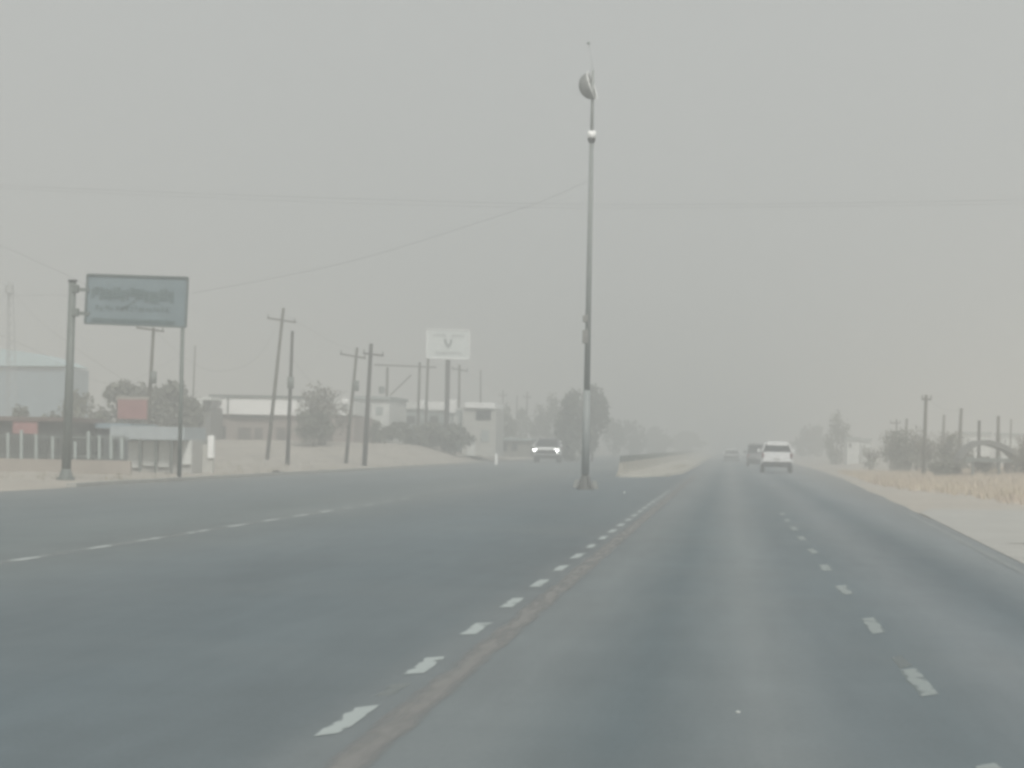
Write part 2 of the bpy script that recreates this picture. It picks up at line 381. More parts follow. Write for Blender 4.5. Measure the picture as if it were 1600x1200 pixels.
def crown_span(px0, px1, pyt, Y):
    a, c = P(px0, 690, Y), P(px1, 690, Y); t = P((px0 + px1) / 2, pyt, Y)
    return (a.x + c.x) / 2, (c.x - a.x), t.z
def tree(px0, px1, pyt, Y, label, leaf=None, low=.25, n=1600, group=None, twiggy=False, seed=0, cat='tree', name='tree', clumps=14, sz=None):
    rr = random.Random(seed * 31 + int(px0)); cx, wd, top = crown_span(px0, px1, pyt, Y)
    gz = gh(cx, Y); H = top - gz
    t = thing(name, (cx, Y, gz), label, cat, group)
    n = int(n * (1.8 if not twiggy else .55)); tr = MB(); nst = 1 if H > 3 and not twiggy else 3
    limbs = []
    for k in range(nst):
        bx = (k - (nst - 1) / 2) * wd * .05
        p0 = Vector((bx, 0, -.1)); p1 = Vector((bx + rr.uniform(-.05, .05) * wd, rr.uniform(-.1, .1), H * .3)); p2 = Vector((bx * 3 + rr.uniform(-.1, .1) * wd, rr.uniform(-.2, .2), H * .6))
        r0 = max(.04, H * .02); tr.path([p0, p1, p2], [r0, r0 * .75, r0 * .45], 8)
        for j in range(5 if not twiggy else 22):
            s = p1.lerp(p2, rr.random()); e = Vector((rr.uniform(-.45, .45) * wd, rr.uniform(-.4, .4) * wd, H * rr.uniform(.55, .97)))
            tr.path([s, s.lerp(e, .5) + Vector((0, 0, H * .04)), e], [r0 * .4, r0 * .25, r0 * .08], 5); limbs.append(e)
    tr.build('trunk', M_bark, t, smooth=True)
    cr = MB(); zc = H * (low + 1) / 2; hz = H * (1 - low) / 2
    cs = []
    for k in range(clumps):
        a = rr.uniform(0, 2 * math.pi); q = rr.random() ** .5
        z = rr.uniform(-1, 1); k2 = math.sqrt(max(0, 1 - z * z * .5))
        f = rr.uniform(.22, .42)
        cs.append((Vector((math.cos(a) * q * wd * .5 * k2 * (1 - f * .6), math.sin(a) * q * wd * .5 * k2, zc + z * hz * (1 - f * .7))), f))
    if clumps > 5: cs.append((Vector((rr.uniform(-.12, .12) * wd, 0, H - hz * .3)), .3)); cs.append((Vector((-wd * .36, 0, zc - hz * .1)), .3)); cs.append((Vector((wd * .36, 0, zc)), .3))
    size = sz or max(.14, min(.4, wd * .055)) * (1.0 if Y < 200 else 1.3)
    for c, f in cs:
        leaves(cr, c, (wd * f * .62, wd * f * .62, hz * f * 1.2), n // len(cs), size if not twiggy else size * .7, rr)
    cr.build('crown', leaf or M_leafA, t, fix=False)
    return t
tree(94, 166, 616, 150, 'low grey-green tree just right of the tall left signpost', M_leafB, .0, 1500, seed=1)
tree(140, 240, 602, 155, 'broad olive tree behind the red board, left of the pair', M_leafA, .0, 3000, seed=2, clumps=20)
tree(218, 314, 602, 158, 'broad olive tree between the sign legs, right of the pair', M_leafA, .0, 3000, seed=3, clumps=20)
tree(184, 272, 608, 170, 'hazier olive tree filling the gap between the two broad ones', M_leafA, .0, 2600, seed=71, clumps=18)
tree(12, 46, 637, 140, 'small dark tree poking above the fence at far left', M_leafD, .1, 900, seed=4)
tree(58, 106, 644, 138, 'dark bushy tree above the fence beside the left signpost', M_leafD, 0, 1100, seed=5)
tree(458, 548, 604, 166, 'leafless grey tree in front of the long white fascia', M_leafC, .12, 2300, twiggy=True, seed=6, clumps=18)
tree(462, 520, 645, 164, 'low bushy shrub at the foot of the leafless tree', M_leafD, 0, 900, seed=61, cat='shrub', name='shrub')
shr = [(440, 496, 668), (476, 540, 660), (518, 582, 660), (558, 624, 658), (600, 664, 660), (636, 700, 660), (676, 742, 664)]
sl = ['dark shrub left-most of the hedge row below the white fascia', 'dark shrub under the leafless tree in the hedge row', 'dark shrub around the two leaning poles',
      'dark shrub right of the dark leaning pole', 'dark shrub below the timber gantry', 'dark shrub left of the eagle billboard post', 'dark shrub at the foot of the eagle billboard post']
for k, (a, c, t_) in enumerate(shr):
    tree(a, c, t_, (174, 177, 180, 184, 188, 192, 195)[k], sl[k], M_leafD, 0, 900, seed=10 + k, cat='shrub', name='shrub', group='dark shrubs in a row on the left', clumps=9)
tree(868, 922, 615, 222, 'left lobe tree of the tall pair behind the mast', M_leafD, 0, 1700, seed=20)
tree(902, 949, 604, 226, 'tallest dark tree right behind the mast foot', M_leafD, .05, 2000, seed=21)
far = [(776, 806, 632, 260, 'hazy tree left-most beyond the white-topped shop'), (800, 832, 640, 300, 'hazy tree beyond the oncoming pickup, left of it'), (828, 858, 634, 290, 'hazy tree directly above the oncoming pickup'),
       (850, 882, 618, 280, 'slender hazy tree left of the tall dark pair'), (942, 975, 655, 330, 'faint tree just right of the tall dark pair'), (968, 1010, 660, 360, 'faint tree above the start of the guard rail'),
       (1004, 1050, 668, 420, 'faint tree over the middle of the guard rail'), (1046, 1100, 676, 480, 'faintest tree above the far end of the guard rail')]
for k, (a, c, t_, Y, l) in enumerate(far):
    tree(a, c, t_, Y, l, M_leafB, 0, 900, seed=30 + k, group='trees fading into the dust ahead')
rt = [(1288, 1326, 645, 260, 'tall faint tree right of the white pickup ahead', M_leafB), (1240, 1290, 668, 380, 'very faint low tree beyond the white pickup', M_leafB),
      (1380, 1436, 672, 165, 'olive shrub left-most of the right roadside thicket', M_leafA), (1424, 1476, 684, 160, 'olive shrub below the tallest pole at right', M_leafB),
      (1462, 1520, 680, 158, 'olive shrub left of the arched shed', M_leafA), (1515, 1560, 712, 140, 'low shrub under the arched shed', M_leafB), (1582, 1650, 690, 135, 'brown shrub right of the arched shed at the frame edge', M_leafC),
      (1340, 1384, 698, 190, 'pale low shrub below the white far houses', M_leafB), (1455, 1500, 722, 140, 'dark low bush at the edge of the yellow grass', M_leafA)]
for k, (a, c, t_, Y, l, lf) in enumerate(rt):
    tree(a, c, t_, Y, l, lf, 0, 1000, seed=50 + k, twiggy=(k > 1 and k % 2 == 1), clumps=14 if k < 2 else 22, cat='shrub' if k > 1 else 'tree', name='shrub' if k > 1 else 'tree', group='bushes beyond the right verge' if k > 1 else None)
for k, (a, c, t_, Y, l) in enumerate([(1370, 1420, 676, 172, 'bare twiggy bush behind the left-most olive shrub at right'), (1408, 1462, 668, 168, 'bare twiggy bush left of the tallest right pole'),
                                       (1450, 1506, 672, 170, 'bare twiggy bush between the tallest pole and the shed'), (1576, 1640, 676, 150, 'bare twiggy bush at the right frame edge behind the shed')]):
    tree(a, c, t_, Y, l, M_leafC, .05, 1500, seed=90 + k, cat='shrub', name='shrub', twiggy=True, group='bushes beyond the right verge')
# dry grass
def tufts(name, reg, n, h0, h1, m, label, seed):
    rr = random.Random(seed); b = MB()
    for _ in range(n):
        x, y = reg(rr); g = gh(x, y) - .02
        for q in range(5):
            a = rr.uniform(0, 6.28); h = rr.uniform(h0, h1); d = Vector((math.cos(a), math.sin(a), 0)); o = Vector((x + rr.uniform(-.15, .15), y + rr.uniform(-.15, .15), g))
            s = Vector((-d.y, d.x, 0)) * .018; tip = o + d * h * rr.uniform(.15, .6) + Vector((0, 0, h))
            b.bm.faces.new([b.bm.verts.new(o - s), b.bm.verts.new(o + s), b.bm.verts.new(tip)])
    b.build(name, m, kind='stuff', label=label, fix=False)
def regR(rr):
    y = rr.uniform(78, 165); return interp(RE, y) + 1.0 + sstep(110, 84, y) * 2.5 + rr.random() * 28, y + rr.uniform(-6, 6)
tufts('dry_grass', regR, 17000, .08, .42, M_grass, 'dry yellow and reddish grass on the right verge', 5)
def regL(rr): return -20.8 - rr.random() ** 1.5 * 22, rr.uniform(80, 190)
tufts('weeds', regL, 700, .06, .2, M_weed, 'sparse dry weeds on the left shoulder', 6)
def regM(rr):
    if rr.random() < .5: return -3.4 + rr.uniform(-.4, .4), rr.gauss(165, 12)
    return rr.uniform(-5.6, -3), rr.uniform(122, 300)
tufts('median_weeds', regM, 500, .1, .35, M_weed, 'dry weeds growing on the median', 8)

# ------------------------------------------------------------------ tall mast in the median
yM = 83.0; bM = B(914, yM)
topM = P(926.5, 110, yM)
mast = thing('lighting_mast', bM, 'very tall slender grey mast with a drum-shaped head, standing in the road median', 'mast')
def ml(px, py): return P(px, py, yM) - bM
ax = lambda py: 914 + (926.5 - 914) * (765 - py) / 655
MB().tube((0, 0, .5), ml(ax(610), 610), .14, .125, 16).build('lower_pole', mat('pale_pole_steel', (.25, .275, .275), .6, .1, 3), mast, smooth=True)
MB().tube(ml(ax(610), 610), ml(ax(215), 215),   .11, .075, 14).build('pole', mat('mast_steel', (.2, .22, .215), .6, .1), mast, smooth=True)
MB().tube(ml(ax(205), 205), ml(ax(110), 110), .06, .05, 12).build('top_pole', mat('mid_grey_steel', (.26, .28, .27), .6, .1), mast, smooth=True)
MB().tube(ml(ax(216), 216), ml(ax(205), 205), .15, .15, 16).build('collar', M_white, mast, smooth=True)
MB().tube(ml(ax(223), 223), ml(ax(216), 216), .11, .15, 16).build('flange', M_black, mast, smooth=True)
MB().tube(ml(ax(110), 110), ml(919.5, 67), .006, .004, 6).tube(ml(919.3, 69), ml(919.6, 66), .07, .05, 8).build('aerial', M_steel, mast)
# the dish: a deep bowl facing right towards the pole
dish = MB(); c = ml(924, 134); ax_d = Vector((-1, .15, -.32)).normalized(); q = ax_d.to_track_quat('Z', 'Y').to_matrix()
rings = []
for i in range(9):
    t_ = i / 8 * math.pi / 2; rad, dep = .5 * math.cos(t_), .46 * math.sin(t_)
    rings.append([c + q @ Vector((max(rad, .01) * math.cos(a), max(rad, .01) * math.sin(a), dep)) for a in [2 * math.pi * k / 24 for k in range(24)]])
dish.loft(rings); dish.build('dish', mat('grey_dish', (.2, .21, .205), .6, .15, 2), mast, smooth=True)
rim = MB(); rim.path([c + q @ Vector((.5 * math.cos(a), .5 * math.sin(a), -.02)) for a in [2 * math.pi * k / 24 for k in range(25)]], .02, 6); rim.build('dish_rim', M_white, mast, smooth=True)
MB().bar(c - ax_d * .02, ml(ax(125), 125), .08).bar(c + ax_d * .1, ml(ax(140), 140), .07).build('bracket', M_steel, mast)
for py, s in ((498, .1), (526, .2)): MB().box(ml(ax(py) - 4, py), (.2, .24, s * 2.4), bevel=.02).build('control_box', mat('cabinet_grey', (.2, .2, .19), .7), mast)
fb = MB(); fb.tube((0, 0, -.05), (0, 0, .1), .3, .3, 16)
for k in range(4):
    a = k * math.pi / 2 + .75; d = Vector((math.cos(a), math.sin(a), 0)); n_ = Vector((-d.y, d.x, 0)) * .03
    fb.poly([d * .12 - n_ + Vector((0, 0, .1)), d * .36 - n_ + Vector((0, 0, .1)), d * .12 - n_ + Vector((0, 0, .6))], n_ * 2)
fb.tube((0, 0, .1), (0, 0, .52), .17, .155, 14)
fb.build('footing', mat('dusty_footing', (.14, .145, .14), .9, .2, 3), mast)
# low rubble / cone shaped concrete protectors round its foot
for k, (px, py, l) in enumerate([(901, 762, 'small grey concrete block left of the mast foot'), (929, 764, 'small grey concrete block right of the mast foot')]):
    g = G(px, py); bb = MB(); bb.loft([[(-.15, -.15, 0), (.15, -.15, 0), (.15, .15, 0), (-.15, .15, 0)], [(-.07, -.07, .3), (.07, -.07, .3), (.07, .07, .3), (-.07, .07, .3)]])
    o = bb.build('concrete_block', mat('grey_block', (.2, .21, .2), .9), label=l, cat='concrete block'); o.location = g

# ------------------------------------------------------------------ road sign at left
yS = 81.0
sgn = thing('highway_sign', G(104, 750), 'large slate-grey highway sign on two legs, a thick left and a thin right', 'sign')
o0 = sgn.location.copy()
def sl_(px, py, Y=yS): return P(px, py, Y) - o0
b0, t0 = sl_(103, 748), sl_(113.5, 440)
MB().tube(b0, t0, .17, .13, 14).build('post', M_steel, sgn, smooth=True)
MB().tube(sl_(280, 745), sl_(285.3, 512), .075, .07, 12).build('post', M_steel, sgn, smooth=True)
MB().tube(b0 + Vector((0, 0, -.1)), b0 + Vector((0, 0, .06)), .32, .32, 16).tube(b0 + Vector((0, 0, .06)), b0 + Vector((0, 0, .35)), .26, .17, 14).build('footing', M_steel, sgn)
MB().tube(t0, t0 + Vector((0, 0, .06)), .17, .17, 12).build('post_cap', M_black, sgn)
for py in (452, 489):
    MB().bar(sl_(113, py), sl_(140, py + 1), .1, .12).box(sl_(118, py - 1), (.2, .3, .28), bevel=.02).build('bracket', M_steel, sgn)
cn = [sl_(137, 429), sl_(294, 434), sl_(290.5, 511), sl_(133, 505)]
back = Vector((0, .14, 0))
MB().poly(cn, back).build('panel', M_panel, sgn)
fr = MB(); off = Vector((0, -.03, 0))
for a, c_ in zip(cn, cn[1:] + cn[:1]): fr.bar(a + off, c_ + off, .045, .07)
fr.build('frame', mat('dark_edge_trim', (.11, .135, .135), .6), sgn)
ink = MB(); rr = random.Random(3)
def pan(u, v, d=-.012): return cn[0].lerp(cn[1], u).lerp(cn[3].lerp(cn[2], u), v) + Vector((0, d, 0))
def stroke(u, v, du, dv, B_, pf): B_.poly([pf(u, v), pf(u + du, v), pf(u + du, v + dv), pf(u, v + dv)], Vector((0, -.008, 0)))
u = .05
while u < .84:                                   # top line of illegible characters
    d = rr.uniform(.02, .05); stroke(u, .28 + rr.uniform(-.04, .03), d, rr.uniform(.16, .25), ink, pan); u += d + rr.uniform(.003, .009)
u = .1
while u < .8:
    d = rr.uniform(.015, .03); stroke(u, .63 + rr.uniform(-.02, .03), d, rr.uniform(.05, .1), ink, pan); u += d + rr.uniform(.008, .03)
for k in range(10): stroke(.34 + k * .015, .68 - k * .02, .02, .03, ink, pan)
stroke(.06, .885, .83, .065, ink, pan)
ink.build('writing', M_panelink, sgn, label='blurred dark lines of writing, too faint to read')

# ------------------------------------------------------------------ white billboard with emblem
yB = 198.0
pb = B(697, yB); bb_ = thing('billboard', pb, 'pale white billboard with a small grey eagle-like emblem on one dark post', 'billboard')
def bl(px, py): return P(px, py, yB) - pb
MB().tube((0, 0, -.1), bl(700, 562), .22, .21, 12).build('post', M_darkwood, bb_, smooth=True)
bc = [bl(667, 514), bl(734, 516), bl(733.5, 561), bl(667, 559)]
MB().poly(bc, Vector((0, .2, 0))).build('panel', mat('hazy_white_board', (.66, .7, .69), .6, .04), bb_)
fr = MB()
for a, c_ in zip(bc, bc[1:] + bc[:1]): fr.bar(a + off, c_ + off, .06, .08)
fr.build('frame', M_white, bb_)
mkI = mat('grey_sign_ink', (.22, .25, .24), .6)
def pb2(u, v): return bc[0].lerp(bc[1], u).lerp(bc[3].lerp(bc[2], u), v) + Vector((0, -.012, 0))
em = MB()
for s in (-1, 1):                                # V of two raised wings over a small body
    em.poly([pb2(.5, .62), pb2(.5 + s * .03, .44), pb2(.5 + s * .05, .34), pb2(.5 + s * .09, .3), pb2(.5 + s * .1, .4), pb2(.5 + s * .08, .5), pb2(.5 + s * .05, .58)], Vector((0, -.01, 0)))
em.poly([pb2(.455, .5), pb2(.545, .5), pb2(.53, .6), pb2(.5, .7), pb2(.47, .6)], Vector((0, -.014, 0)))
em.build('emblem', mkI, bb_)
mk2 = mat('pale_grey_sign_ink', (.4, .43, .42), .6)
for v, u0, u1, hh in ((.17, .14, .44, .09), (.17, .58, .86, .1), (.78, .2, .8, .1)):
    u = u0; wr = MB()
    while u < u1: d = rr.uniform(.02, .04); stroke(u, v, d, hh * rr.uniform(.7, 1), wr, pb2); u += d + .01
    wr.build('writing', mk2, bb_)

# ------------------------------------------------------------------ utility poles and wires
POLES = {}
def pole(key, bx, Y, tx, ty, r, label, m=None, arms=(), drums=(), group='utility poles along the left side', n=10):
    p0 = B(bx, Y); o = thing('utility_pole', p0, label, 'utility pole', group)
    L = lambda px, py: P(px, py, Y) - p0
    top = L(tx, ty); m = m or M_wood
    MB().tube((0, 0, -.2), top, r, r * .7, n).build('pole', m, o, smooth=True)
    for (x0, y0, x1, y1) in arms:
        a, c_ = L(x0, y0), L(x1, y1); am = MB().bar(a + Vector((0, -r, 0)), c_ + Vector((0, -r, 0)), .09, .11).build('crossarm', m, o)
        for t_ in (.04, .96):
            q_ = a.lerp(c_, t_) + Vector((0, -r, .05)); MB().tube(q_, q_ + Vector((0, 0, .22)), .05, .035, 8).build('insulator', M_ceram, am)
    for (x0, y0) in drums:
        q_ = L(x0, y0); MB().tube(q_ + Vector((0, -r - .1, -.35)), q_ + Vector((0, -r - .1, .35)), .2, .2, 12).build('transformer', M_steel, o, smooth=True)
    POLES[key] = P(tx, ty + 6, Y); return o
pole('a', 228, 130, 240, 512, .13, 'grey utility pole seen under the slate sign', arms=[(214, 512, 257, 518)], drums=[(241, 590)])
pole('b', 299, 210, 305, 540, .1, 'faint thin pole just right of the slate sign')
pole('c', 417, 150, 443, 481, .14, 'tallest leaning utility pole with a crossarm, left of the dark bare one', arms=[(418, 497, 463, 504)])
pole('d', 449, 138, 457, 517, .13, 'dark bare utility pole close right of the tall leaning one', M_darkwood, drums=[(455, 598)])
pole('e', 540, 152, 558, 543, .13, 'leaning pale utility pole with crossarm and transformer', arms=[(532, 553, 572, 560)], drums=[(557, 603)])
pole('f', 569, 148, 580, 537, .17, 'thick dark utility pole left of the timber gantry', M_darkwood, arms=[(568, 552, 600, 556)])
pole('g', 716, 210, 718, 570, .14, 'utility pole just right of the eagle billboard post', arms=[(706, 576, 731, 580)])
pole('h', 751, 240, 751, 578, .1, 'thin faint pole above the white-topped shop')
pole('i', 785, 300, 786, 610, .12, 'faint far pole behind the hazy trees, left one', arms=[(779, 618, 792, 618)])
pole('j', 806, 320, 808, 618, .12, 'faint far pole behind the hazy trees, middle one')
pole('k', 822, 300, 824, 612, .12, 'faint far pole behind the hazy trees, right one', arms=[(817, 620, 830, 621)])
GR = 'poles standing beyond the right verge'
pole('r1', 1443, 150, 1447, 617, .15, 'tallest pole among the right roadside shrubs', group=GR, arms=[(1440, 624, 1455, 624)])
pole('r2', 1413, 190, 1417, 654, .14, 'short pole left of the tallest right one', group=GR)
pole('r3', 1400, 210, 1401, 655, .1, 'faint pole with wide crossarm, left-most on the right side', group=GR, arms=[(1391, 661, 1407, 661)])
pole('r4', 1473, 200, 1475, 648, .16, 'pole midway between the tallest right one and the shed', group=GR)
pole('r5', 1497, 160, 1502, 638, .15, 'pole just left of the arched shed', group=GR)
pole('r6', 1529, 150, 1530, 657, .13, 'short dark post rising behind the arched shed roof', M_darkwood, group=GR)
pole('r7', 1559, 150, 1560, 650, .14, 'pole rising behind the right half of the arched shed', group=GR)
pole('r8', 1578, 200, 1580, 655, .1, 'faint pole near the right frame edge', group=GR)
pole('r9', 1384, 240, 1385, 672, .12, 'very faint short pole beyond the left-most right shrub', group=GR)
# timber gantry
gy = 195.0; g0 = B(603, gy); gt = thing('timber_gantry', g0, 'three-post timber gantry with one long top beam beside the billboard', 'gantry')
gl = lambda px, py: P(px, py, gy) - g0
for a, c_, ty in ((603, 605.5, 574), (652, 656, 566), (664, 669, 560)):
    q_ = B(a, gy) - g0; MB().tube(q_ - Vector((0, 0, .2)), gl(c_, ty), .13, .11, 10).build('post', M_wood, gt, smooth=True)
MB().bar(gl(585, 570) + Vector((0, -.16, 0)), gl(682, 574) + Vector((0, -.16, 0)), .16, .12).build('beam', M_wood, gt)
MB().bar(gl(610, 618) + Vector((0, -.2, 0)), gl(643, 586) + Vector((0, -.2, 0)), .1, .1).build('brace', M_wood, gt)
MB().tube(gl(596, 604), gl(597, 615), .25, .25, 12).bar(gl(597, 610), gl(604, 608), .1).build('transformer', M_steel, gt)
# lattice mast at the far left
ly = 170.0; l0 = B(17, ly); lt = MB()
for k in range(3):
    a = k * 2.1; lt.tube(Vector((.55 * math.cos(a), .55 * math.sin(a), -.1)), P(16, 440, ly) - l0 + Vector((.2 * math.cos(a), .2 * math.sin(a), 0)), .03, .03, 5)
Ht = (P(16, 440, ly) - l0).z
for k in range(16):
    z0, z1 = Ht * k / 16, Ht * (k + 1) / 16; r0, r1 = .55 - .35 * k / 16, .55 - .35 * (k + 1) / 16; dx = (P(16, 440, ly) - l0).x
    for j in range(3):
        a, c_ = j * 2.1, (j + 1) * 2.1
        lt.tube(Vector((r0 * math.cos(a) + dx * k / 16, r0 * math.sin(a), z0)), Vector((r1 * math.cos(c_) + dx * (k + 1) / 16, r1 * math.sin(c_), z1)), .018, .018, 4)
lm = thing('lattice_mast', l0, 'very faint lattice mast at the far left edge of the view', 'mast')
lt.build('lattice', M_galv, lm); MB().tube(P(15, 452, ly) - l0 + Vector((.1, -.3, -.3)), P(15, 452, ly) - l0 + Vector((.1, -.3, .3)), .35, .3, 12).build('antenna', M_galv, lm)
def wire(pxs, Y0, Y1, r, label, group='overhead wires'):
    n = len(pxs); ctl = [P(x, y, Y0 + (Y1 - Y0) * i / (n - 1)) for i, (x, y) in enumerate(pxs)]
    pts = []
    for i in range(n - 1):
        p0, p1, p2, p3 = ctl[max(i - 1, 0)], ctl[i], ctl[i + 1], ctl[min(i + 2, n - 1)]
        for s in range(8):
            t = s / 8; pts.append(.5 * ((2 * p1) + (p2 - p0) * t + (2 * p0 - 5 * p1 + 4 * p2 - p3) * t * t + (3 * p1 - p0 - 3 * p2 + p3) * t ** 3))
    pts.append(ctl[-1]); MB().path(pts, r * .28, 5).build('overhead_wire', M_wire, label=label, cat='wire', group=group)
wire([(-300, 268), (0, 289), (300, 302), (600, 312), (900, 319), (1250, 318), (1600, 312), (1900, 304)], 118, 118, .022, 'higher of the two near-level wires crossing the whole sky')
wire([(-300, 274), (0, 294), (300, 308), (600, 319), (900, 325), (1250, 323), (1600, 318), (1900, 310)], 121, 121, .018, 'lower of the two near-level wires crossing the whole sky')
wire([(300, 458), (400, 440), (520, 415), (620, 388), (740, 350), (840, 317), (918, 283)], 90, 83, .014, 'wire rising from the slate sign up to the tall mast')
wire([(-120, 350), (0, 384), (60, 410), (140, 448), (230, 512)], 120, 130, .025, 'upper left wire dropping behind the slate sign')
wire([(-120, 470), (0, 523), (60, 550), (110, 575), (190, 600), (299, 545)], 110, 210, .025, 'low sagging wire over the blue-grey hall')
wire([(-120, 460), (20, 462), (120, 465), (240, 512)], 140, 130, .018, 'faint level wire left of the thick signpost')
wire([(18, 452), (60, 500), (120, 545), (180, 585), (228, 612)], 170, 130, .022, 'guy wire running down right from the lattice mast')
wire([(240, 514), (290, 560), (340, 580), (400, 560), (443, 490)], 130, 150, .016, 'slack wire from the pole under the sign to the tall leaning pole')
wire([(443, 490), (480, 512), (520, 535), (558, 548)], 150, 190, .022, 'wire from the tall leaning pole to the pole with transformer')
wire([(457, 560), (480, 590), (510, 608), (545, 612)], 138, 190, .018, 'low wire behind the leafless tree')
wire([(558, 548), (600, 562), (656, 568)], 190, 195, .018, 'short wire reaching the gantry beam')
wire([(669, 563), (695, 572), (718, 575)], 195, 210, .018, 'short wire between gantry and next pole')
wire([(718, 575), (760, 600), (786, 614)], 210, 300, .02, 'wire sagging away from the billboard towards far poles')
wire([(1447, 622), (1475, 640), (1502, 641)], 150, 160, .014, 'short wire between two right-hand poles')

# ------------------------------------------------------------------ buildings
def bld(name, px, Y, label, cat='building', group=None):
    p = B(px, Y); return thing(name, p, label, cat, group), p
def wallbox(t, p, Y, x0, x1, y0, y1, dep, name, m, dy=0.0, label=None, bevel=0):
    """a box whose front face spans pixels x0..x1, y0..y1 at depth Y (+dy)"""
    a, c_ = P(x0, y0, Y + dy), P(x1, y1, Y + dy); ms = P((x0 + x1) / 2, (y0 + y1) / 2, Y + dy)
    k = MB().box(Vector((ms.x, Y + dy + dep / 2, ms.z)) - p, (abs(c_.x - a.x), dep, (y1 - y0) / F_PX * (Y + dy)), bevel=bevel)
    return k.build(name, m, t, label=label)
# blue-grey hall, far left
Y = 200; t, p = bld('industrial_hall', 10, Y, 'big blue-grey hall with a paler curved roof at the far left')
wallbox(t, p, Y, -240, 100, 570, 735, 7, 'wall', M_bluemetal)
rf = MB(); a, c_ = P(-250, 570, Y) - p, P(101, 572, Y) - p
n_ = 14; rise = 40 / F_PX * Y; rings = []
for yy in (0, 8):
    r_ = [a + Vector((0, yy - .4, -.02))]
    for k in range(n_ + 1):
        s = k / n_; r_.append(a.lerp(c_, s) + Vector((0, yy - .4, .05 + rise * (1 - (2 * s - 1) ** 4) * (.55 + .45 * (1 - s)))))
    r_.append(c_ + Vector((0, yy - .4, -.02))); rings.append(r_)
rf.loft(rings); rf.build('roof', M_palemetal, t)
wallbox(t, p, Y, -60, -10, 640, 715, .2, 'door', M_dark, -.12)
# dark roadside shop with red boards behind the fence
Y = 112; t, p = bld('roadside_shop', 40, Y, 'low dark-fronted shop behind the white-posted fence')
wallbox(t, p, Y, -120, 96, 656, 735, 7, 'wall', M_dark)
wallbox(t, p, Y, -125, 100, 650, 657, 7.6, 'roof', mat('rusty_brown_roof', (.14, .11, .1), .8, .2, 1), -.3)
wallbox(t, p, Y, 20, 58, 657, 678, .2, 'shop_sign', M_red, -.22, 'faded red board over the shopfront')
for k, x in enumerate((-20, 62, 80)): wallbox(t, p, Y, x, x + 12, 685, 722, .1, 'window', M_glass, -.08)
# second dark shop right of the signpost
Y = 118; t, p = bld('shop_annex', 150, Y, 'low dark shed between the thick signpost and the blue awning')
wallbox(t, p, Y, 118, 200, 668, 735, 5, 'wall', mat('dark_slate_wall', (.085, .1, .105), .8, .2, 1))
wallbox(t, p, Y, 114, 204, 661, 669, 5.6, 'roof', M_bluemetal, -.3)
for x in (128, 150, 172): wallbox(t, p, Y, x, x + 10, 682, 715, .1, 'window', M_glass, -.08)
# red board on legs
Y = 125; pr = B(207, Y); t = thing('advertising_board', pr, 'faded red advertising board between the sign legs', 'advertising board')
wallbox(t, pr, Y, 184, 229, 624, 655, .15, 'board', M_red)
wallbox(t, pr, Y, 181, 232, 620, 624, .2, 'board_trim', M_tanwall, -.03)
for x in (190, 223): MB().tube(B(x, Y) - pr, P(x, 654, Y) - pr + Vector((0, .08, 0)), .07, .07, 8).build('leg', M_steel, t)
# fence on plinth with white posts
Y = 96.0; pf = B(20, Y); fe = thing('fence', pf, 'dark fence with white posts on a low tan wall at far left', 'fence')
wallbox(fe, pf, Y, -150, 202, 716, 752, .3, 'plinth', M_tanwall)
k = MB()
for i in range(75):
    x = -148 + i * 4.6
    a = P(x, 716, Y); c_ = P(x, 679, Y); k.bar(a - pf + Vector((0, .15, -.03)), c_ - pf + Vector((0, .15, 0)), .045, .03)
for py in (682, 712): k.bar(P(-148, py - 2.8, Y) - pf + Vector((0, .15, 0)), P(200, py + 2, Y) - pf + Vector((0, .15, 0)), .05, .06)
k.build('railing', M_steel, fe)
for x, y0, wd in ((-40, 676, 4), (-12, 676, 4), (12, 676, 4.5), (33, 672, 5), (56, 678, 4), (82, 682, 4), (117, 690, 4), (138, 674, 6), (155, 680, 4), (173, 680, 4.5), (190, 684, 4)):
    a = P(x, 717, Y); c_ = P(x, y0, Y); MB().bar(a - pf + Vector((0, .05, 0)), c_ - pf + Vector((0, .05, 0)), wd / F_PX * Y * .8, .12).build('post', M_greywall, fe)
# kiosk with blue awning
Y = 102.0; t, p = bld('kiosk', 232, Y, 'white kiosk with a pale blue-grey awning behind the right sign leg', 'kiosk')
wallbox(t, p, Y, 202, 300, 686, 741, 3, 'wall', mat('dusty_pale_wall', (.42, .42, .4), .9, .12))
wallbox(t, p, Y, 172, 288, 666, 687, 4.2, 'awning', mat('pale_blue_awning', (.36, .4, .415), .7, .08), -1.1)
for x0, x1, y1 in ((200, 216, 731), (224, 241, 728), (248, 264, 730), (285, 298, 726)): wallbox(t, p, Y, x0, x1, 688, y1, .12, 'shutter', M_offw, -.14)
for x in (176, 219, 243, 268): MB().tube(P(x, 688, Y - 1) - p, B(x, Y - 1) - p, .05, .05, 8).build('awning_post', M_steel, t)
Y = 104.0; t, p = bld('yard_wall', 318, Y, 'low pale yard wall with white gate pillar right of the kiosk', 'wall')
wallbox(t, p, Y, 301, 332, 694, 742, .3, 'wall', mat('pale_grey_block_wall', (.48, .48, .45), .9, .1))
wallbox(t, p, Y, 325, 333, 680, 716, .34, 'pillar', M_white, -.1)
